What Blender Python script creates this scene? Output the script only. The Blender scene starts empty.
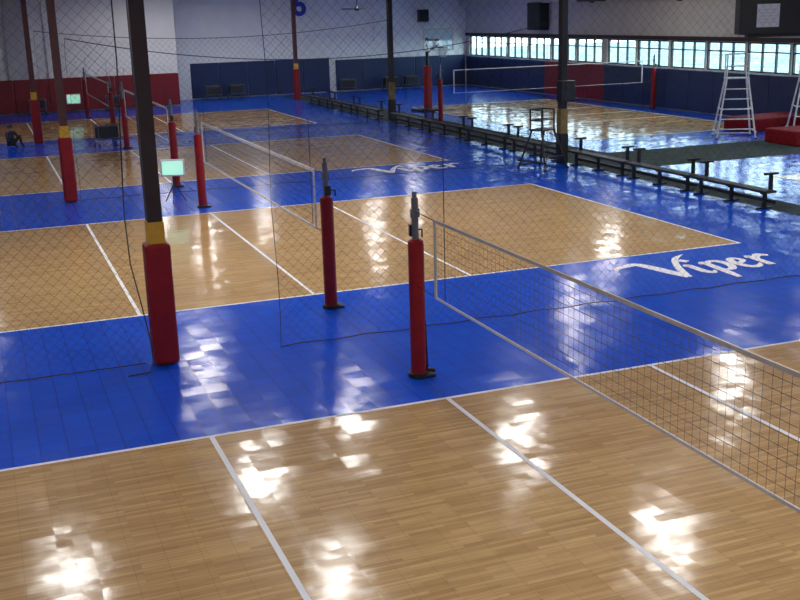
import bpy, bmesh, random
from math import *
from mathutils import Vector, Matrix, Quaternion
random.seed(4)
SC=bpy.context.scene
COL=SC.collection
SC.view_settings.view_transform='Standard'
SC.view_settings.look='None'
SC.view_settings.exposure=0.95

# ---------------------------------------------------------------- materials
def newmat(name):
    m=bpy.data.materials.new(name); m.use_nodes=True
    nt=m.node_tree
    return m,nt,nt.nodes['Principled BSDF']
def simple(name,col,rough=.5,metal=0,var=.12,scale=8,spec=.5,bump=0):
    m,nt,b=newmat(name)
    tc=nt.nodes.new('ShaderNodeTexCoord'); n=nt.nodes.new('ShaderNodeTexNoise')
    n.inputs['Scale'].default_value=scale; n.inputs['Detail'].default_value=4
    nt.links.new(tc.outputs['Object'],n.inputs['Vector'])
    r=nt.nodes.new('ShaderNodeValToRGB')
    r.color_ramp.elements[0].position=.3; r.color_ramp.elements[1].position=.7
    r.color_ramp.elements[0].color=tuple(c*(1-var) for c in col)+(1,)
    r.color_ramp.elements[1].color=tuple(min(1,c*(1+var)) for c in col)+(1,)
    nt.links.new(n.outputs['Fac'],r.inputs['Fac']); nt.links.new(r.outputs['Color'],b.inputs['Base Color'])
    b.inputs['Roughness'].default_value=rough; b.inputs['Metallic'].default_value=metal
    b.inputs['Specular IOR Level'].default_value=spec
    if bump:
        bp=nt.nodes.new('ShaderNodeBump'); bp.inputs['Strength'].default_value=bump; bp.inputs['Distance'].default_value=.02
        nt.links.new(n.outputs['Fac'],bp.inputs['Height']); nt.links.new(bp.outputs['Normal'],b.inputs['Normal'])
    return m
def emit(name,col,s):
    m,nt,b=newmat(name)
    b.inputs['Base Color'].default_value=(*col,1)
    b.inputs['Emission Color'].default_value=(*col,1); b.inputs['Emission Strength'].default_value=s
    return m

def tile_normal(nt,b,size,tilt,wav):
    """sport tiles: every tile lies at a very slightly different angle, and the surface is gently wavy"""
    tc=nt.nodes.new('ShaderNodeTexCoord')
    def vm(op,vec=None,a=None,bb=None):
        n=nt.nodes.new('ShaderNodeVectorMath'); n.operation=op
        if a is not None: nt.links.new(a,n.inputs[0])
        if bb is not None: nt.links.new(bb,n.inputs[1])
        elif vec is not None: n.inputs[1].default_value=vec
        return n.outputs[0]
    total=None
    for sz,tl in ((size,tilt),(size/2,tilt*.7)):
        wn=nt.nodes.new('ShaderNodeTexWhiteNoise'); wn.noise_dimensions='3D'
        nt.links.new(vm('SNAP',(sz,sz,1),tc.outputs['Object']),wn.inputs['Vector'])
        v=vm('MULTIPLY',(tl,tl,0),vm('SUBTRACT',(.5,.5,.5),wn.outputs['Color']))
        total=v if total is None else vm('ADD',None,total,v)
    no=nt.nodes.new('ShaderNodeTexNoise'); no.inputs['Scale'].default_value=10; no.inputs['Detail'].default_value=2
    nt.links.new(tc.outputs['Object'],no.inputs['Vector'])
    v=vm('MULTIPLY',(wav,wav,0),vm('SUBTRACT',(.5,.5,.5),no.outputs['Color']))
    total=vm('ADD',None,total,v)
    nrm=vm('NORMALIZE',None,vm('ADD',(0,0,1),total))
    nt.links.new(nrm,b.inputs['Normal'])
    return tc

def wood_mat():
    m,nt,b=newmat('maple_sport_floor')
    tc=tile_normal(nt,b,.305,.030,.036)
    br=nt.nodes.new('ShaderNodeTexBrick'); br.offset=.37; br.offset_frequency=3
    br.inputs['Scale'].default_value=1; br.inputs['Brick Width'].default_value=.6; br.inputs['Row Height'].default_value=.0508
    br.inputs['Mortar Size'].default_value=.001; br.inputs['Bias'].default_value=0
    br.inputs['Color1'].default_value=(.68,.465,.215,1); br.inputs['Color2'].default_value=(.51,.325,.138,1)
    br.inputs['Mortar'].default_value=(.48,.30,.125,1)
    nt.links.new(tc.outputs['Object'],br.inputs['Vector'])
    mp=nt.nodes.new('ShaderNodeMapping'); mp.inputs['Scale'].default_value=(1.9,30,1)
    nt.links.new(tc.outputs['Object'],mp.inputs['Vector'])
    n=nt.nodes.new('ShaderNodeTexNoise'); n.inputs['Scale'].default_value=1; n.inputs['Detail'].default_value=5
    nt.links.new(mp.outputs[0],n.inputs['Vector'])
    r=nt.nodes.new('ShaderNodeValToRGB'); r.color_ramp.elements[0].position=.3; r.color_ramp.elements[1].position=.7
    r.color_ramp.elements[0].color=(.86,.80,.72,1); r.color_ramp.elements[1].color=(1.08,1.07,1.04,1)
    nt.links.new(n.outputs['Fac'],r.inputs['Fac'])
    mx=nt.nodes.new('ShaderNodeMix'); mx.data_type='RGBA'; mx.blend_type='MULTIPLY'; mx.inputs[0].default_value=1
    nt.links.new(br.outputs['Color'],mx.inputs[6]); nt.links.new(r.outputs['Color'],mx.inputs[7])
    b2=nt.nodes.new('ShaderNodeTexBrick'); b2.offset=0; b2.inputs['Scale'].default_value=1
    b2.inputs['Brick Width'].default_value=.305; b2.inputs['Row Height'].default_value=.305; b2.inputs['Mortar Size'].default_value=.004
    b2.inputs['Color1'].default_value=(1,1,1,1); b2.inputs['Color2'].default_value=(.965,.965,.965,1); b2.inputs['Mortar'].default_value=(.84,.81,.78,1)
    nt.links.new(tc.outputs['Object'],b2.inputs['Vector'])
    m2=nt.nodes.new('ShaderNodeMix'); m2.data_type='RGBA'; m2.blend_type='MULTIPLY'; m2.inputs[0].default_value=1
    nt.links.new(mx.outputs[2],m2.inputs[6]); nt.links.new(b2.outputs['Color'],m2.inputs[7])
    nt.links.new(m2.outputs[2],b.inputs['Base Color'])
    b.inputs['Roughness'].default_value=.14; b.inputs['Specular IOR Level'].default_value=.36
    return m
def blue_mat():
    m,nt,b=newmat('blue_sport_floor')
    tc=tile_normal(nt,b,.305,.030,.036)
    br=nt.nodes.new('ShaderNodeTexBrick'); br.offset=0
    br.inputs['Scale'].default_value=1; br.inputs['Brick Width'].default_value=.305; br.inputs['Row Height'].default_value=.305
    br.inputs['Mortar Size'].default_value=.009; br.inputs['Bias'].default_value=0
    br.inputs['Color1'].default_value=(.002,.098,.74,1); br.inputs['Color2'].default_value=(.002,.084,.66,1)
    br.inputs['Mortar'].default_value=(.002,.055,.46,1)
    nt.links.new(tc.outputs['Object'],br.inputs['Vector']); nt.links.new(br.outputs['Color'],b.inputs['Base Color'])
    b.inputs['Roughness'].default_value=.17; b.inputs['Specular IOR Level'].default_value=.30
    return m
M_wood=wood_mat(); M_blue=blue_mat()
M_line=simple('white_line_paint',(.95,.96,.97),.5,var=.0)
M_carpet=simple('grey_green_carpet',(.048,.062,.060),.95,var=.3,scale=3,spec=.1)
M_wall=simple('painted_white_wall',(.84,.83,.80),.8,var=.04,scale=1.2)
M_wallg=simple('painted_grey_wall',(.52,.51,.50),.8,var=.08,scale=1.2)
M_ceil=simple('ceiling_paint',(.66,.65,.63),.9,var=.05,scale=.6)
M_red=simple('red_vinyl_pad',(.22,.005,.010),.45,var=.12,scale=3)
M_redp=simple('red_vinyl_post_pad',(.25,.006,.010),.55,var=.15,scale=4,bump=.1,spec=.3)
M_redm=simple('dark_red_vinyl_mat',(.20,.006,.010),.8,var=.15,scale=4,spec=.15)
M_navy=simple('navy_vinyl_pad',(.004,.022,.095),.45,var=.15,scale=3)
M_brown=simple('dark_brown_steel_paint',(.024,.011,.009),.5,var=.2,scale=5)
M_redbrown=simple('red_brown_steel_paint',(.070,.017,.016),.5,var=.2,scale=5)
M_blk=simple('black_paint',(.006,.006,.007),.5,var=.2)
M_blkpad=simple('black_vinyl',(.012,.012,.015),.5,var=.2)
M_yel=simple('yellow_paint',(.60,.34,.02),.45,var=.08)
M_yeld=simple('dull_yellow_paint',(.22,.15,.035),.5,var=.15)
M_grey=simple('grey_metal',(.15,.16,.18),.4,metal=.5,var=.08)
M_white=simple('white_metal_paint',(.62,.62,.62),.4,var=.04)
M_netc=simple('tan_grey_net_cord',(.16,.135,.105),.8,var=.1)
M_netd=simple('dark_grey_net_cord',(.06,.055,.05),.8,var=.1)
M_netting=simple('black_netting_cord',(.030,.030,.038),.8,var=.1)
M_tape=simple('pale_beige_net_tape',(.50,.48,.43),.7,var=.12,scale=6)
M_tapew=simple('white_net_tape',(.66,.66,.66),.7,var=.05,scale=6)
M_fix=simple('fixture_housing',(.6,.6,.6),.5,var=.03)
M_lamp=emit('lamp_diffuser',(1.0,.98,.945),28)
M_green=emit('green_white_display',(.45,.92,.68),.33)
M_skin=simple('skin',(.40,.22,.15),.6,var=.05)
M_shirt=simple('dark_fabric',(.03,.035,.05),.9,var=.2)
M_pants=simple('black_fabric',(.015,.015,.018),.9,var=.2)
M_hair=simple('brown_hair',(.03,.018,.01),.7,var=.2)
M_logo=simple('royal_blue_paint',(.01,.04,.40),.5,var=.05)
M_conc=simple('pale_concrete',(.085,.135,.140),.9,var=.8,scale=.35)
mg,ntg,bg=newmat('window_glass')
for n in list(ntg.nodes):
    if n.type!='OUTPUT_MATERIAL': ntg.nodes.remove(n)
tr=ntg.nodes.new('ShaderNodeBsdfTransparent'); tr.inputs[0].default_value=(.74,.90,.93,1)
gl=ntg.nodes.new('ShaderNodeBsdfGlossy'); gl.inputs['Roughness'].default_value=.03
ms=ntg.nodes.new('ShaderNodeMixShader'); ms.inputs[0].default_value=.06
ntg.links.new(tr.outputs[0],ms.inputs[1]); ntg.links.new(gl.outputs[0],ms.inputs[2])
ntg.links.new(ms.outputs[0],[n for n in ntg.nodes if n.type=='OUTPUT_MATERIAL'][0].inputs[0])
M_glass=mg

# ---------------------------------------------------------------- mesh builder
class MB:
    def __init__(s): s.v=[];s.f=[];s.m=[];s.sm=[]
    def add(s,vs,fs,mi=0,smooth=False):
        o=len(s.v); s.v+= [tuple(v) for v in vs]; s.f+=[tuple(i+o for i in f) for f in fs]
        s.m+=[mi]*len(fs); s.sm+=[smooth]*len(fs)
    def quad(s,a,b,c,d,mi=0): s.add([a,b,c,d],[(0,1,2,3)],mi)
    def rect(s,x0,y0,x1,y1,z,mi=0): s.quad((x0,y0,z),(x1,y0,z),(x1,y1,z),(x0,y1,z),mi)
    def box(s,x0,y0,z0,x1,y1,z1,mi=0,bev=0,mat=None):
        bm=bmesh.new(); bmesh.ops.create_cube(bm,size=1)
        for v in bm.verts: v.co=Vector(((v.co.x+.5)*(x1-x0)+x0,(v.co.y+.5)*(y1-y0)+y0,(v.co.z+.5)*(z1-z0)+z0))
        if bev: bmesh.ops.bevel(bm,geom=bm.edges[:],offset=bev,segments=2,affect='EDGES',profile=.5)
        if mat is not None: bmesh.ops.transform(bm,matrix=mat,verts=bm.verts)
        bm.verts.index_update()
        s.add([v.co[:] for v in bm.verts],[[v.index for v in f.verts] for f in bm.faces],mi); bm.free()
    def tube(s,p0,p1,r0,r1=None,n=12,mi=0,cap=True):
        p0=Vector(p0);p1=Vector(p1); r1=r0 if r1 is None else r1
        d=(p1-p0).normalized(); a=d.orthogonal().normalized(); b=d.cross(a)
        vs=[]
        for p,r in((p0,r0),(p1,r1)):
            for i in range(n):
                t=2*pi*i/n; vs.append(p+a*cos(t)*r+b*sin(t)*r)
        s.add(vs,[(i,(i+1)%n,n+(i+1)%n,n+i) for i in range(n)],mi,True)
        if cap: s.add(vs,[tuple(range(n))[::-1],tuple(range(n,2*n))],mi)
    def path(s,pts,r,n=6,mi=0):
        P=[Vector(p) for p in pts]; vs=[]; m=len(P)
        up=None
        for i,p in enumerate(P):
            d=(P[min(i+1,m-1)]-P[max(i-1,0)]).normalized()
            a=(d.orthogonal() if up is None else (up-d*up.dot(d))).normalized(); up=a; b=d.cross(a)
            for k in range(n):
                t=2*pi*k/n; vs.append(p+a*cos(t)*r+b*sin(t)*r)
        fs=[]
        for i in range(m-1):
            for k in range(n): fs.append((i*n+k,i*n+(k+1)%n,(i+1)*n+(k+1)%n,(i+1)*n+k))
        s.add(vs,fs,mi,True)
    def ring(s,c,R,r,n=24,mi=0):
        s.path([(c[0]+R*cos(2*pi*i/n),c[1]+R*sin(2*pi*i/n),c[2]) for i in range(n+1)],r,6,mi)
    def mesh(s,name,mats):
        me=bpy.data.meshes.new(name); me.from_pydata(s.v,[],s.f)
        for m in mats: me.materials.append(m)
        me.polygons.foreach_set('material_index',s.m); me.polygons.foreach_set('use_smooth',s.sm)
        me.update(); return me
    def obj(s,name,mats,parent=None,loc=(0,0,0),label=None):
        if not isinstance(mats,(list,tuple)): mats=[mats]
        o=bpy.data.objects.new(name,s.mesh(name,mats)); COL.objects.link(o); o.location=loc
        if parent: o.parent=parent
        if label: o['label']=label
        return o
def top(name,loc,label,cat,group=None,rot=0):
    e=bpy.data.objects.new(name,None); e.empty_display_size=.1; COL.objects.link(e)
    e.location=loc; e.rotation_euler=(0,0,rot); e['label']=label; e['category']=cat
    if group: e['group']=group
    return e
def tag(o,label,cat,group=None):
    o['label']=label; o['category']=cat
    if group: o['group']=group
    return o
def struct(o): o['kind']='structure'; return o
def dup(e,loc,label=None,rot=None):
    n=e.copy(); n.location=loc
    if rot is not None: n.rotation_euler=(0,0,rot)
    if label: n['label']=label
    COL.objects.link(n)
    for c in list(e.children):
        k=c.copy(); k.parent=n; COL.objects.link(k)
    return n

# ---------------------------------------------------------------- room shell
X0,X1,Y0,Y1,H=-14,25,-15,54,6.6
COURTS=[(-9,0),(5.77,14.77),(20.54,29.54),(35.3,44.3)]
LW=.06
b=MB()
b.rect(X0,Y0,X1,Y1,0,1)
for y0,y1 in COURTS:
    b.rect(-9,y0,9,y1,.003,0)
    h=LW/2
    for x in (-9,-3,0,3,9): b.rect(x-h,y0+(0 if abs(x)<9 else -h),x+h,y1+(0 if abs(x)<9 else h),.006,2)
    for y in (y0,y1): b.rect(-9-h,y-h,9+h,y+h,.0065,2)
# courts of the neighbouring row, turned the other way, and the carpeted aisle
b.rect(12.0,15.8,14.2,52,.002,3)
b.rect(12.0,Y0,12.95,15.8,.002,3)
b.rect(14.2,15.8,X1,19.3,.002,3)
for y0,y1,xa in ((22.8,40,15.6),(-5,12.4,15.4)):
    xb=23.3
    b.rect(xa,y0,xb,y1,.003,0)
    for y in (y0,(y0+y1)/2-3,(y0+y1)/2,(y0+y1)/2+3,y1): b.rect(xa-h,y-h,xb+h,y+h,.006,2)
    for x in (xa,xb): b.rect(x-h,y0-h,x+h,y1+h,.0065,2)
struct(b.obj('floor',[M_wood,M_blue,M_line,M_carpet]))
b=MB(); b.box(X0,Y0,H,X1,Y1,H+.15)
for y in range(-12,54,5): b.box(X0,y-.1,H-.35,X1,y+.1,H)
struct(b.obj('ceiling',M_ceil))
b=MB(); b.box(X0-.2,Y1,0,X1+.2,Y1+.2,H)
b.box(6.2,Y1-.12,0,6.9,Y1,H); b.box(12.6,Y1-.12,3.0,12.8,Y1,H);b.box(18.6,Y1-.12,3.0,18.8,Y1,H)
struct(b.obj('wall_far',M_wall))
b=MB(); b.box(X0,50.1,0,5.5,Y1,H)
b.box(3.6,49.98,1.8,5.5,50.1,H); b.box(-3.4,49.95,1.8,-2.4,50.1,H,1); b.box(-1.4,50.0,1.8,-1.0,50.1,H)
struct(b.obj('wall_projecting',[M_wall,M_wallg]))
b=MB(); b.box(X0-.2,Y0,0,X0,Y1,H); struct(b.obj('wall_left',M_wall))
b=MB(); b.box(X0-.2,Y0-.2,0,X1+.2,Y0,H); struct(b.obj('wall_back',M_wall))
ZB,ZT=1.9,3.12
b=MB(); b.box(X1,Y0,0,X1+.25,Y1,ZB); b.box(X1,Y0,ZT,X1+.25,Y1,H)
wins=[]; y=Y1-.5
while y-2.6>-2:
    wins.append((y-2.6,y)); y-=2.6
    pier=.12 if len(wins)%6 else .5
    b.box(X1,y-pier,ZB,X1+.25,y,ZT); y-=pier
b.box(X1,Y0,ZB,X1+.25,y,ZT); b.box(X1,Y1-.5,ZB,X1+.25,Y1,ZT)
struct(b.obj('wall_right',M_wallg))
for i,(a,c) in enumerate(wins):
    b=MB(); t=.06
    b.box(X1+.06,a,ZB,X1+.16,c,ZB+t); b.box(X1+.06,a,ZT-t,X1+.16,c,ZT)
    for k in range(4):
        yy=a+(c-a-t)*k/3; b.box(X1+.06,yy,ZB+t,X1+.16,yy+t,ZT-t)
    b.box(X1+.07,a+t,ZB+.80,X1+.15,c-t,ZB+.85)
    b.quad((X1+.11,a,ZB),(X1+.11,c,ZB),(X1+.11,c,ZT),(X1+.11,a,ZT),1)
    struct(b.obj('window_%d'%(i+1),[M_blk,M_glass]))
b=MB(); b.box(X1-.06,Y0,ZT+.02,X1,Y1,ZT+.20); struct(b.obj('trim_1',M_brown))
b=MB(); b.box(X1-.5,Y0,5.0,X1,Y1,5.5); struct(b.obj('trim_2',M_wallg))
b=MB(); b.rect(X1+.3,-60,X1+60,120,-.05); tag(struct(b.obj('ground',M_conc)),'pale concrete yard outside the windows','ground')

# ---------------------------------------------------------------- wall pads
def padrun(x0,y0,x1,y1,w,h,th,mat,label,grp):
    L=hypot(x1-x0,y1-y0); n=max(1,round(L/w)); w=L/n
    ang=atan2(y1-y0,x1-x0)
    bb=MB(); bb.box(.008,0,.05,w-.008,th,h,0,.03)
    me=None
    for i in range(n):
        if me is None: o=bb.obj('wall_pad',mat); me=o.data
        else:
            o=bpy.data.objects.new('wall_pad',me); COL.objects.link(o)
        o.location=(x0+cos(ang)*w*i,y0+sin(ang)*w*i,0); o.rotation_euler=(0,0,ang)
        tag(o,label,'wall pad',grp)
NL='tall navy blue vinyl safety pad along the wall base'
padrun(-12,49.88,5.5,49.88,1.8,1.8,.08,M_red,'tall red vinyl safety pad along the wall base','red wall pads')
padrun(6.9,53.9,15.6,53.9,1.8,2.1,.08,M_navy,NL,'navy wall pads')
padrun(16.0,53.9,24.9,53.9,1.8,1.95,.08,M_navy,NL,'navy wall pads')
padrun(24.98,43.2,24.98,53.8,1.8,1.85,.08,M_navy,'tall navy blue vinyl safety pad under the windows','navy wall pads')
padrun(24.98,36.9,24.98,43.2,1.8,1.85,.08,M_red,'tall red vinyl safety pad under the windows','red window wall pads')
padrun(24.98,8.1,24.98,36.9,1.8,1.85,.08,M_navy,'tall navy blue vinyl safety pad under the windows','navy wall pads')

# ---------------------------------------------------------------- columns
def column(x,y,kind):
    if kind=='red':
        e=top('support_column',(x,y,0),'brown steel column with yellow band and red padded base','column'); up=M_brown
    elif kind=='redup':
        e=top('support_column',(x,y,0),'red-brown steel column with yellow band and red pad','column'); up=M_redbrown
    else:
        e=top('support_column',(x,y,0),'black steel column with dull yellow lower section','column'); up=M_blk
    s=MB()
    s.box(-.10,-.11,0,.10,-.09,H); s.box(-.10,.09,0,.10,.11,H); s.box(-.095,-.092,0,.095,.092,H)
    s.obj('steel_shaft',up,e)
    if kind!='black':
        s=MB(); s.box(-.115,-.125,1.66,.115,.125,2.05,0,.01); s.obj('yellow_band',M_yel,e)
        s=MB(); s.box(-.175,-.175,.02,.175,.175,1.75,0,.05); s.box(-.18,-.04,.04,-.17,.04,1.73); s.obj('base_pad',M_redp,e,label='red vinyl pad wrapped around the column base')
    else:
        s=MB(); s.box(-.125,-.135,.95,.125,.135,1.7,0,.01); s.obj('yellow_band',M_yeld,e)
        s=MB(); s.box(-.15,-.15,.01,.15,.15,.95,0,.03); s.obj('base_pad',M_blkpad,e)
    return e
column(-3.02,3.05,'red'); column(-3.05,18.4,'redup'); column(-3.0,34.2,'redup')
column(11.75,17.9,'black'); column(12.3,34.3,'black'); column(12.1,49.2,'redup')
e=top('loudspeaker',(11.70,17.61,1.95),'black box loudspeaker strapped to the black column','speaker')
s=MB(); s.box(-.24,-.16,0,.24,.17,.62,0,.02); s.obj('cabinet',M_blk,e)
s=MB(); s.tube((0,-.165,.2),(0,-.175,.2),.15,n=20); s.obj('driver',M_blkpad,e)
s=MB(); s.tube((0,-.165,.46),(0,-.175,.46),.07,n=16); s.obj('driver',M_blkpad,e)

# ---------------------------------------------------------------- volleyball posts
def vpost(x,y,label,sd,rot=0):
    e=top('volleyball_post',(x,y,0),label,'volleyball post','volleyball posts',rot)
    s=MB(); s.tube((0,0,0),(0,0,2.42),.045,n=16); s.tube((0,0,2.42),(0,0,2.5),.03,n=12)
    s.box(-.06,-.03,2.16,.06,.03,2.28,0,.01); s.box(-.012,min(0,sd*.145),2.225,.012,max(0,sd*.145),2.255); s.obj('pole',M_grey,e)
    s=MB(); s.tube((0,0,.05),(0,0,1.85),.102,n=18); s.tube((0,0,1.85),(0,0,1.88),.102,.06,n=18)
    s.box(.09,-.012,.08,.11,.012,1.8); s.box(-.015,min(sd*.09,sd*.145),1.245,.015,max(sd*.09,sd*.145),1.275); s.obj('post_pad',M_redp,e)
    s=MB(); s.tube((0,0,0),(0,0,.06),.14,n=20); s.box(-.10,-.13,.0,.20,.13,.045,0,.01); s.obj('base_plate',M_blk,e)
    s=MB(); s.box(-.05,min(-sd*.05,-sd*.12),1.9,.05,max(-sd*.05,-sd*.12),2.06,0,.01); s.tube((.05,-sd*.09,1.98),(.13,-sd*.09,1.98),.012,n=8)
    s.tube((.13,-sd*.09,1.98),(.13,-sd*.09,1.88),.012,n=8); s.obj('winch',M_blk,e)
    return e
LP='grey metal volleyball post wrapped in a red pad'
p0=vpost(0,.95,LP+' holding the net',-1)
s=MB(); s.tube((.14,.04,.045),(.118,.04,.75),.022,n=8); s.tube((.14,.04,.06),(.24,.0,.05),.03,n=8); s.obj('side_bracket',M_blk,p0)
vpost(0,-9.95,LP+' holding the net',1)
for y0,y1 in COURTS[1:]:
    vpost(0,y0-.95,LP+' beside the court',1); vpost(0,y1+.95,LP+' beside the court',-1)
vpost(13.7,32,'volleyball post in a red pad on the neighbouring court',-1,pi/2)
vpost(24.6,32,'volleyball post in a red pad on the neighbouring court',1,pi/2)

# ---------------------------------------------------------------- volleyball nets
def vnet(loc,label,w,rot=0,tm=M_tapew,bt=.04,tt=.055,btm=M_tapew,cm=M_netd):
    e=top('volleyball_net',loc,label,'volleyball net','volleyball nets',rot)
    zt=2.24; zb=1.24; HL=4.8
    s=MB(); n=int(2*HL/.1)
    for i in range(n+1):
        y=-HL+i*.1; s.quad((0,y-w/2,zb),(0,y+w/2,zb),(0,y+w/2,zt),(0,y-w/2,zt))
    for k in range(1,10):
        z=zb+k*.1; s.quad((.001,-HL,z-w/2),(.001,HL,z-w/2),(.001,HL,z+w/2),(.001,-HL,z+w/2))
    s.obj('net_mesh',cm,e)
    s=MB(); s.box(-.008,-HL,zt-tt,.008,HL,zt); s.obj('top_tape',tm,e)
    s=MB(); s.box(-.008,-HL,zb-bt/2,.008,HL,zb+bt/2); s.obj('bottom_tape',btm,e)
    for sg in(-1,1):
        s=MB(); s.box(-.01,sg*HL-.025,zb,.01,sg*HL+.025,zt); s.obj('side_tape',tm,e)
        for za,zc in((zt-.02,zt),(zb,zb+.02)):
            s=MB(); s.tube((0,sg*HL,za),(0,sg*5.30,zc),.006,n=6); s.obj('tension_cord',M_netting,e)
        s=MB(); s.tube((.02,sg*4.55,zb),(.02,sg*4.55,zt+.8),.006,n=8); s.obj('antenna',M_netting,e)
    return e
vnet((0,-4.5,0),'tan-grey mesh volleyball net with pale top tape',.0045,tm=M_tape,bt=.028,tt=.038,btm=M_tapew,cm=M_netc)
for y0,y1 in COURTS[1:]: vnet((0,(y0+y1)/2,0),'dark mesh volleyball net with white tapes',.005)
vnet((19.15,32,0),'dark mesh volleyball net with white tapes on neighbouring court',.005,rot=pi/2,tt=.04,bt=.02)

# ---------------------------------------------------------------- divider netting
def netting(x0,x1,y,z0,ztop,sp,w,label,sag=.35,edge=.005,ropes=(1,1),cable=.012):
    e=top('divider_netting',((x0+x1)/2,y,0),label,'netting','divider nettings')
    xm=(x0+x1)/2; a=x0-xm; c=x1-xm
    def zt(x): 
        t=(x-a)/(c-a); return ztop-sag*4*t*(1-t)
    s=MB()
    d=a-ztop
    while d<c+ztop:
        for sg in(1,-1):
            za,zb_=z0,ztop-sag
            xa,xb=d,d+sg*(zb_-z0)
            def clip(xa,za,xb,zb):
                if xa>xb: xa,za,xb,zb=xb,zb,xa,za
                if xb<a or xa>c: return None
                if xa<a: t=(a-xa)/(xb-xa); za+=t*(zb-za); xa=a
                if xb>c: t=(c-xa)/(xb-xa); zb=za+t*(zb-za); xb=c
                return xa,za,xb,zb
            r=clip(xa,za,xb,zb_)
            if r and abs(r[0]-r[2])>.02:
                xa,za,xb,zb_=r
                nz=-1 if zb_>za else 1
                n=(.5*w*.7071,0,.5*w*.7071*nz)
                s.quad((xa-n[0],0,za-n[2]),(xb-n[0],0,zb_-n[2]),(xb+n[0],0,zb_+n[2]),(xa+n[0],0,za+n[2]))
        d+=sp
    s.obj('net_mesh',M_netting,e)
    s=MB(); N=24
    s.path([(a+(c-a)*i/N,0,zt(a+(c-a)*i/N)) for i in range(N+1)],cable); s.obj('top_cable',M_netting,e)
    s=MB(); s.path([(a+(c-a)*i/(2*N),.02*sin(i*1.7),z0+.012+.02*abs(sin(i*.9))) for i in range(2*N+1)],.009); s.obj('bottom_rope',M_netting,e)
    for x,k in((a,ropes[0]),(c,ropes[1])):
        if k:
            s=MB(); s.path([(x+.02*sin(j*1.1),0,z0+(zt(x)-z0)*j/12) for j in range(13)],edge); s.obj('edge_rope',M_netting,e)
    return e
netting(-11.5,-3.3,3.05,.01,6.2,.15,.0030,'black diamond mesh divider netting beside the padded column',sag=.05,ropes=(1,0))
netting(-1.35,11.6,3.0,.01,6.2,.15,.0028,'black diamond mesh divider netting hanging across the blue floor',sag=.05)
netting(-2.8,11.5,18.4,.01,4.3,.2,.0028,'black diamond mesh divider netting between two courts',sag=.8)
netting(-2.75,12.05,34.0,.01,4.4,.25,.005,'black diamond mesh divider netting between two courts',sag=.5)
e=top('hanging_rope',(-3.3,2.95,0),'dark rope hanging in a loose loop beside the column','rope')
s=MB(); pts=[(-.02,0,6.2),(-.03,0,4.2),(-.08,0,3.1),(-.12,0,2.2),(-.10,0,1.5),(.0,-.02,.9),(.06,-.10,.45),(.07,-.2,.15),(.0,-.28,.015),(-.3,-.30,.012)]
s.path(pts,.009); s.obj('rope_strand',M_netting,e)

# ---------------------------------------------------------------- floor lettering (brush script)
def catmull(pts,n=8):
    P=[pts[0]]+list(pts)+[pts[-1]]; out=[]
    for i in range(1,len(P)-2):
        for k in range(n):
            t=k/n
            out.append(tuple(.5*((2*P[i][j])+(-P[i-1][j]+P[i+1][j])*t+(2*P[i-1][j]-5*P[i][j]+4*P[i+1][j]-P[i+2][j])*t*t+(-P[i-1][j]+3*P[i][j]-3*P[i+1][j]+P[i+2][j])*t**3) for j in range(len(P[0]))))
    out.append(tuple(pts[-1])); return out
def stroke(s,pts,z):
    c=catmull(pts); L=[];R=[]
    for i,(x,y,w) in enumerate(c):
        a=c[max(0,i-1)];b2=c[min(len(c)-1,i+1)]
        d=Vector((b2[0]-a[0],b2[1]-a[1]))
        d=d.normalized() if d.length>1e-6 else Vector((1,0))
        n=Vector((-d.y,d.x))*w*.40
        L.append((x+n.x,y+n.y,z));R.append((x-n.x,y-n.y,z))
    vs=L+R;m=len(L)
    s.add(vs,[(i,m+i,m+i+1,i+1) for i in range(m-1)])
STR=[
 [(.0,.80,.04),(.12,.98,.15),(.38,1.06,.20),(.62,1.08,.24),(.74,.84,.30),(.84,.45,.31),(.96,.02,.24)],
 [(.93,.02,.20),(1.14,.48,.18),(1.38,.90,.16),(1.62,1.18,.14),(1.92,1.36,.03)],
 [(1.36,.58,.12),(1.46,.66,.20),(1.46,.42,.22),(1.47,.20,.22),(1.56,.10,.17),(1.68,.20,.05)],
 [(1.54,.90,.20),(1.68,1.00,.22)],
 [(1.72,.62,.08),(1.85,.70,.19),(1.84,.40,.22),(1.80,.0,.22),(1.76,-.34,.14)],
 [(1.84,.54,.08),(2.00,.72,.15),(2.17,.66,.21),(2.19,.38,.21),(2.04,.16,.17),(1.86,.16,.08)],
 [(2.34,.38,.05),(2.50,.44,.12),(2.66,.58,.15),(2.57,.74,.15),(2.42,.62,.20),(2.38,.34,.22),(2.48,.12,.19),(2.66,.14,.15),(2.80,.28,.05)],
 [(2.84,.64,.08),(2.95,.74,.19),(2.94,.48,.22),(2.92,.10,.21)],
 [(2.95,.46,.08),(3.07,.66,.16),(3.21,.76,.22),(3.36,.66,.13)]]
def lettering(x,y,sx,sy,label):
    s=MB()
    for i,st in enumerate(STR): stroke(s,st,.0005*i)
    o=s.obj('floor_lettering',M_line); o.location=(x,y,.006); o.scale=(sx,sy,1)
    tag(o,label,'lettering','white script words on the floor')
lettering(5.5,3.85,.97,1.15,'white brush script word painted on the blue floor')
lettering(5.45,18.85,1.05,1.15,'white brush script word painted on the blue floor')

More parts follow.
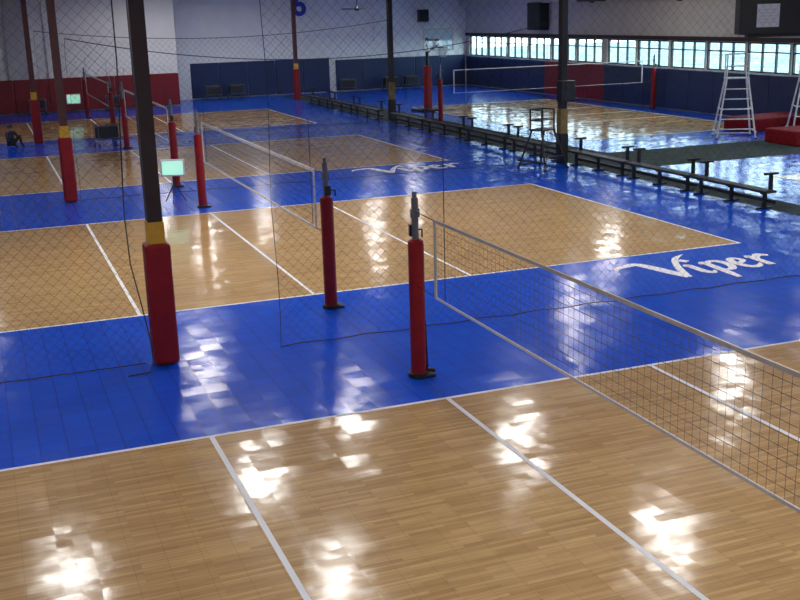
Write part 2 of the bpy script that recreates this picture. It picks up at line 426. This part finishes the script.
# ---------------------------------------------------------------- benches
def bench(y0,Lb):
    e=top('bench',(11.95,y0+Lb/2,0),'long low black bench with T-shaped uprights along the aisle','bench','long black benches')
    s=MB(); s.box(-.17,-Lb/2,.39,.15,Lb/2,.45,0,.008); s.obj('seat',M_blk,e)
    for t in (-.42,0,.42):
        y=t*Lb
        s=MB(); s.box(-.035,y-.04,0,.035,y+.04,.39); s.box(-.2,y-.04,0,.2,y+.04,.035); s.box(-.12,y-.03,.35,.12,y+.03,.39); s.obj('leg',M_blk,e)
    for t in (-.42,.42):
        y=t*Lb
        s=MB(); s.box(.12,y-.04,.38,.19,y+.04,.80); s.box(-.02,y-.05,.79,.33,y+.05,.84); s.obj('upright',M_blk,e)
    s=MB(); s.box(.09,-Lb/2,.13,.14,Lb/2,.21); s.obj('stretcher',M_blk,e)
for y,L in ((8.4,2.9),(11.4,3.0),(14.5,3.1),(18.25,3.6),(22.0,3.6),(25.8,3.6),(29.6,3.6),(34.9,3.6),(38.8,3.6),(42.7,3.6)): bench(y,L)

# ---------------------------------------------------------------- referee stands
def refstand(loc,hp,ht,w,mat,label,rot,r=.032):
    e=top('referee_stand',loc,label,'referee stand',None,rot)
    s=MB()
    fx=w/2; 
    for sx in(-1,1):
        s.tube((sx*fx,-.55,0),(sx*fx*.55,-.2,hp),r,n=8); s.tube((sx*fx,.55,0),(sx*fx*.55,.2,hp),r,n=8)
        s.tube((sx*fx,-.55,.25),(sx*fx,.55,.25),r*.8,n=8)
        s.tube((sx*fx*.8,-.38,hp*.5),(sx*fx*.8,.38,hp*.5),r*.8,n=8)
    s.tube((-fx,.55,.1),(fx,.55,.1),r*.8,n=8)
    s.obj('frame',mat,e)
    nst=max(3,int(hp/.32))
    for i in range(1,nst):
        t=i/nst; z=hp*t; y=-.55+.35*t; x=fx*(1-.45*t)
        s=MB(); s.box(-x,y-.05,z-.015,x,y+.05,z+.015); s.obj('step',mat,e)
    s=MB(); s.box(-fx*.62,-.24,hp,fx*.62,.3,hp+.04,0,.008); s.obj('platform',mat,e)
    s=MB(); x=fx*.55
    for sx in(-1,1):
        s.tube((sx*x,-.2,hp),(sx*x,-.2,ht),r*.8,n=8); s.tube((sx*x,.26,hp),(sx*x,.26,ht),r*.8,n=8); s.tube((sx*x,-.2,ht),(sx*x,.26,ht),r*.8,n=8)
        s.tube((sx*x,-.2,(hp+ht)/2),(sx*x,.26,(hp+ht)/2),r*.7,n=8)
    s.tube((-x,.26,ht),(x,.26,ht),r*.8,n=8); s.tube((-x,.26,(hp+ht)/2),(x,.26,(hp+ht)/2),r*.7,n=8)
    s.obj('guard_rail',mat,e)
    for sx in(-1,1):
        for yy in(-.55,.55):
            s=MB(); s.tube((sx*fx,yy,0),(sx*fx,yy,.05),.045,n=10); s.obj('foot',M_blk,e)
refstand((10.75,17.3,0),1.15,1.78,1.0,M_blk,'black steel referee stand beside the benches',.35)
refstand((20.3,20.5,0),2.1,2.95,1.35,M_white,'tall white ladder referee stand on the carpet edge',-.5)
refstand((23.0,19.75,0),2.1,2.6,1.35,M_white,'tall white ladder referee stand behind the red mats',-.5)
e=top('crash_mat',(21.75,18.0,0),'thick red vinyl landing mat beside the white stand','mat','red landing mats')
s=MB(); s.box(-1.5,-.8,.0,1.5,.8,.5,0,.06); s.obj('mat_body',M_redm,e)
s=MB(); s.box(-.15,-.83,.22,.15,-.795,.26); s.obj('carry_handle',M_blk,e)
dup(e,(23.2,22.2,0),'thick red vinyl landing mat near the window wall',rot=.1)

# ---------------------------------------------------------------- basketball hoop
e=top('basketball_hoop',(15.35,37.4,0),'basketball hoop with clear backboard on red padded post','basketball hoop',None,.25)
s=MB(); s.tube((0,0,0),(0,0,3.5),.08,n=14); s.tube((0,0,3.4),(0,-.9,3.4),.05,n=10); s.tube((0,0,2.8),(0,-.9,3.2),.05,n=10); s.obj('pole',M_blk,e)
s=MB(); s.box(-.16,-.16,.02,.16,.16,2.2,0,.05); s.obj('post_pad',M_redp,e)
s=MB(); s.box(-.4,-.4,0,.4,.9,.12,0,.03); s.obj('base',M_blk,e)
s=MB(); t=.07
s.box(-.9,-.95,2.9,.9,-.9,2.9+t); s.box(-.9,-.95,3.95-t,.9,-.9,3.95); s.box(-.9,-.95,2.9,-.9+t,-.9,3.95); s.box(.9-t,-.95,2.9,.9,-.9,3.95)
s.box(-.3,-.945,3.05,.3,-.935,3.09); s.box(-.3,-.945,3.46,.3,-.935,3.5); s.box(-.3,-.945,3.05,-.26,-.935,3.5); s.box(.26,-.945,3.05,.3,-.935,3.5)
s.quad((-.9,-.925,2.9),(.9,-.925,2.9),(.9,-.925,3.95),(-.9,-.925,3.95),1)
s.obj('backboard',[M_white,M_glass],e)
s=MB(); s.ring((0,-1.22,3.05),.23,.012); s.box(-.06,-1.0,3.03,.06,-.945,3.07)
s.obj('rim',M_redp,e)
s=MB()
for i in range(12):
    t0=2*pi*i/12
    for dd in(.5,-.5):
        t1=t0+dd; s.tube((.23*cos(t0),-1.22+.23*sin(t0),3.05),(.13*cos(t1),-1.22+.13*sin(t1),2.62),.006,n=4)
s.obj('hoop_net',M_white,e)

# ---------------------------------------------------------------- score displays
def scoreboard(x,y,zc,w,h,label,rot):
    e=top('score_display',(x,y,0),label,'scoreboard','portable score displays',rot)
    s=MB(); s.box(-w/2,-.05,zc-h/2,w/2,.05,zc+h/2,0,.015); s.obj('housing',M_white,e)
    s=MB(); s.box(-w/2+.04,-.058,zc-h/2+.04,w/2-.04,-.048,zc+h/2-.04); s.obj('display_panel',M_green,e,label='pale green score panel')
    s=MB()
    s.tube((0,0,.45),(0,0,zc-h/2),.02,n=8)
    for k in range(3):
        t=k*2*pi/3+.5; s.tube((0,0,.5),(.32*cos(t),.32*sin(t),0),.014,n=6)
    s.obj('tripod',M_blk,e)
scoreboard(-.5,16.9,.92,.62,.44,'pale green lit score display on a black tripod',-.3)
scoreboard(-.55,46.3,.90,.7,.5,'pale green lit score display on a black tripod far away',0)

# ---------------------------------------------------------------- ball carts
e=top('ball_cart',(-.55,31.9,0),'dark fabric ball cart on casters beside the net post','ball cart','dark ball carts',.2)
s=MB(); 
for sx in(-1,1):
    for sy in(-1,1): s.tube((sx*.42,sy*.3,.1),(sx*.42,sy*.3,.80),.018,n=8)
for z in(.3,.80):
    for sy in(-1,1): s.tube((-.42,sy*.3,z),(.42,sy*.3,z),.018,n=8)
    for sx in(-1,1): s.tube((sx*.42,-.3,z),(sx*.42,.3,z),.018,n=8)
s.obj('frame',M_grey,e)
s=MB(); s.box(-.40,-.28,.25,.40,.28,.75,0,.06); s.obj('fabric_basket',M_blkpad,e)
for sx in(-1,1):
    for sy in(-1,1):
        s=MB(); s.tube((sx*.42-.02,sy*.3,.05),(sx*.42+.02,sy*.3,.05),.05,n=14); s.box(sx*.42-.015,sy*.3-.01,.05,sx*.42+.015,sy*.3+.01,.11); s.obj('caster',M_blk,e)
for x,y,r in ((8.0,52.9,0),(9.4,53.0,.1),(16.4,52.8,-.1),(19.3,53.0,.05),(20.6,52.8,0),(1.8,49.0,.1),(-2.2,49.1,0)):
    dup(e,(x,y,0),'dark fabric ball cart parked along the padded wall',rot=r)

# ---------------------------------------------------------------- hanging things
e=top('hanging_scoreboard',(21.9,20.6,3.5),'large black scoreboard box hanging from the ceiling','scoreboard',None,-.35)
s=MB(); s.box(-1.35,-.3,.1,1.35,.3,1.7,0,.03); s.box(-1.0,-.2,0,1.0,.2,.12,0,.02); s.obj('housing',M_blk,e)
for sx in(-1,1):
    s=MB(); s.tube((sx*.9,0,1.7),(sx*.9,0,H-3.5),.03,n=8); s.obj('hanger_rod',M_blk,e)
s=MB(); s.box(-.75,-.33,.35,.05,-.305,1.15); s.obj('white_panel',M_white,e)
s=MB()
for k in range(5): s.box(-.68,-.336,.5+k*.11,-.02-.08*(k%2),-.332,.53+k*.11)
s.obj('panel_marking',M_wallg,e)
e=top('wall_loudspeaker',(24.75,43.6,3.55),'big black box mounted high on the window wall','speaker')
s=MB(); s.box(-.35,-.75,0,.23,.75,1.5,0,.03); s.obj('cabinet',M_blk,e)
for yy in(-.3,.35):
    s=MB(); s.tube((-.36,yy,.7),(-.35,yy,.7),.25,n=20); s.obj('driver',M_blkpad,e)
e=top('wall_loudspeaker',(21.9,53.7,4.1),'small black loudspeaker high on the white wall','speaker')
s=MB(); s.box(-.3,-.25,0,.3,.28,.75,0,.03); s.obj('cabinet',M_blk,e)
s=MB(); s.tube((0,-.26,.3),(0,-.25,.3),.2,n=20); s.obj('driver',M_blkpad,e)
def fan(x,y,z,rot):
    e=top('ceiling_fan',(x,y,z),'black three-blade ceiling fan on a long rod','ceiling fan','ceiling fans',rot)
    s=MB(); s.tube((0,0,.1),(0,0,H-z),.02,n=8); s.obj('down_rod',M_blk,e)
    s=MB(); s.tube((0,0,-.1),(0,0,.02),.10,.14,n=20); s.tube((0,0,.02),(0,0,.14),.14,.06,n=20); s.obj('motor_housing',M_blk,e)
    for k in range(3):
        s=MB(); m=Matrix.Rotation(k*2*pi/3,4,'Z')@Matrix.Rotation(.35,4,'X')
        s.box(.12,-.09,-.006,.75,.09,.006,0,0,m); s.obj('blade',M_blk,e)
fan(12.75,40,4.95,.9); fan(21.8,33,5.0,.1); fan(22.0,26.5,4.95,.8)
bpy_t=bpy.data.curves.new('court_number','FONT'); bpy_t.body='6'; bpy_t.size=1.9; bpy_t.extrude=.015; bpy_t.offset=.05
to=bpy.data.objects.new('tmp',bpy_t); COL.objects.link(to)
dg=bpy.context.evaluated_depsgraph_get(); me=bpy.data.meshes.new_from_object(to.evaluated_get(dg))
bpy.data.objects.remove(to)
me.materials.clear(); me.materials.append(M_logo)
o=bpy.data.objects.new('court_number',me); COL.objects.link(o); o.location=(13.35,53.97,4.72); o.rotation_euler=(pi/2,0,0)
tag(o,'royal blue numeral mounted high on the white wall','number sign')

# ---------------------------------------------------------------- seated person
def skin_body(verts,edges,rad,root,name):
    me=bpy.data.meshes.new(name); me.from_pydata(verts,edges,[]); o=bpy.data.objects.new(name,me); COL.objects.link(o)
    sk=o.modifiers.new('s','SKIN'); sk.use_smooth_shade=True
    sv=me.skin_vertices[0].data if me.skin_vertices else None
    if sv is None:
        bm=bmesh.new(); bm.from_mesh(me); bm.verts.layers.skin.verify(); bm.to_mesh(me); bm.free(); sv=me.skin_vertices[0].data
    for i,r in enumerate(rad): sv[i].radius=(r,r); sv[i].use_root=(i==root)
    sb=o.modifiers.new('b','SUBSURF'); sb.levels=1; sb.render_levels=1
    dg=bpy.context.evaluated_depsgraph_get(); m2=bpy.data.meshes.new_from_object(o.evaluated_get(dg))
    bpy.data.objects.remove(o); return m2
V=[(0,0,.13),(0,-.02,.32),(0,-.05,.52),(0,-.07,.62),(0,-.09,.70),(0,-.11,.80),
   (.19,-.06,.56),(.25,-.22,.36),(.16,-.40,.44),(.13,-.48,.45),
   (-.19,-.06,.56),(-.25,-.22,.36),(-.16,-.40,.44),(-.13,-.48,.45),
   (.10,-.05,.12),(.16,-.42,.44),(.16,-.52,.09),(.17,-.66,.04),
   (-.10,-.05,.12),(-.16,-.42,.42),(-.16,-.54,.09),(-.17,-.68,.04)]
E=[(0,1),(1,2),(2,3),(3,4),(4,5),(2,6),(6,7),(7,8),(8,9),(2,10),(10,11),(11,12),(12,13),(0,14),(14,15),(15,16),(16,17),(0,18),(18,19),(19,20),(20,21)]
Rr=[.14,.13,.14,.06,.085,.07,.06,.042,.03,.035,.06,.042,.03,.035,.095,.065,.045,.04,.095,.065,.045,.04]
try:
    me=skin_body(V,E,Rr,0,'body')
    e=top('person',(-4.1,33.7,0),'person in dark clothes sitting on the floor, knees raised','person',None,.6)
    me.materials.clear()
    for m in(M_skin,M_shirt,M_pants): me.materials.append(m)
    for p in me.polygons:
        c=p.center; 
        if c.z>.63 or (c.y<-.40 and c.z>.47 and .1<abs(c.x)<.2): p.material_index=0
        elif c.z>.24 and c.y>-.36: p.material_index=1
        else: p.material_index=2
    o=bpy.data.objects.new('body',me); COL.objects.link(o); o.parent=e
    bm=bmesh.new(); bmesh.ops.create_uvsphere(bm,u_segments=16,v_segments=10,radius=1)
    for v in bm.verts: v.co=Vector((v.co.x*.092,v.co.y*.10-.085,v.co.z*.105+.80))
    bmesh.ops.delete(bm,geom=[f for f in bm.faces if f.calc_center_median().z<.77 and f.calc_center_median().y<-.10],context='FACES')
    m3=bpy.data.meshes.new('hair'); bm.to_mesh(m3); bm.free(); m3.materials.append(M_hair)
    o=bpy.data.objects.new('hair',m3); COL.objects.link(o); o.parent=e
except Exception as ex: print('person failed',ex)

# ---------------------------------------------------------------- lights
def lampfix(x,y):
    e=top('high_bay_light',(x,y,6.0),'square white LED high bay light hanging from ceiling','light fixture','high bay lights')
    s=MB(); s.box(-.46,-.46,.012,.46,.46,.10,0,.01); s.obj('housing',M_fix,e)
    s=MB(); s.box(-.42,-.42,0,.42,.42,.012); s.obj('diffuser',M_lamp,e)
    for sx in(-1,1):
        s=MB(); s.tube((sx*.4,0,.1),(sx*.4,0,H-6.0),.008,n=6); s.obj('hanger_cable',M_grey,e)
    return e
L0=lampfix(-4.5,8.6)
for q in [(.1,11.4),(3.4,14.6),(6.9,11.3),(7.1,5.2),(14.4,12.5),(.3,6.1),(.5,20.6),(14,21),(4,37),(20.5,29),(-6,33),(13,39),(20,15),(18,46),(9.5,48),(3.5,46),(-9,20),(-9,0),(0,-5),(7,-5),(14,0),(20,2),(-8,-9),(4,-12)]:
    dup(L0,(q[0],q[1],6.0))

# world
w=bpy.data.worlds.new('World'); SC.world=w; w.use_nodes=True
nt=w.node_tree; bgn=nt.nodes['Background']; bgn.inputs['Color'].default_value=(.74,.89,1,1); bgn.inputs['Strength'].default_value=5.2

# camera
f,cx,cy,cz,yaw,pit,rol=[1076.6120,-5.0650,-11.7696,4.7220,0.3627,0.2611,-0.0285]
F=Vector((sin(yaw)*cos(pit),cos(yaw)*cos(pit),-sin(pit))); R=Vector((cos(yaw),-sin(yaw),0)); U=R.cross(F)
R2=R*cos(rol)+U*sin(rol); U2=-R*sin(rol)+U*cos(rol)
cam=bpy.data.cameras.new('Camera'); co=bpy.data.objects.new('Camera',cam); COL.objects.link(co)
cam.sensor_width=36; cam.lens=f/800*36; cam.clip_end=300
M=Matrix((( R2.x,U2.x,-F.x,cx),(R2.y,U2.y,-F.y,cy),(R2.z,U2.z,-F.z,cz),(0,0,0,1)))
co.matrix_world=M; SC.camera=co
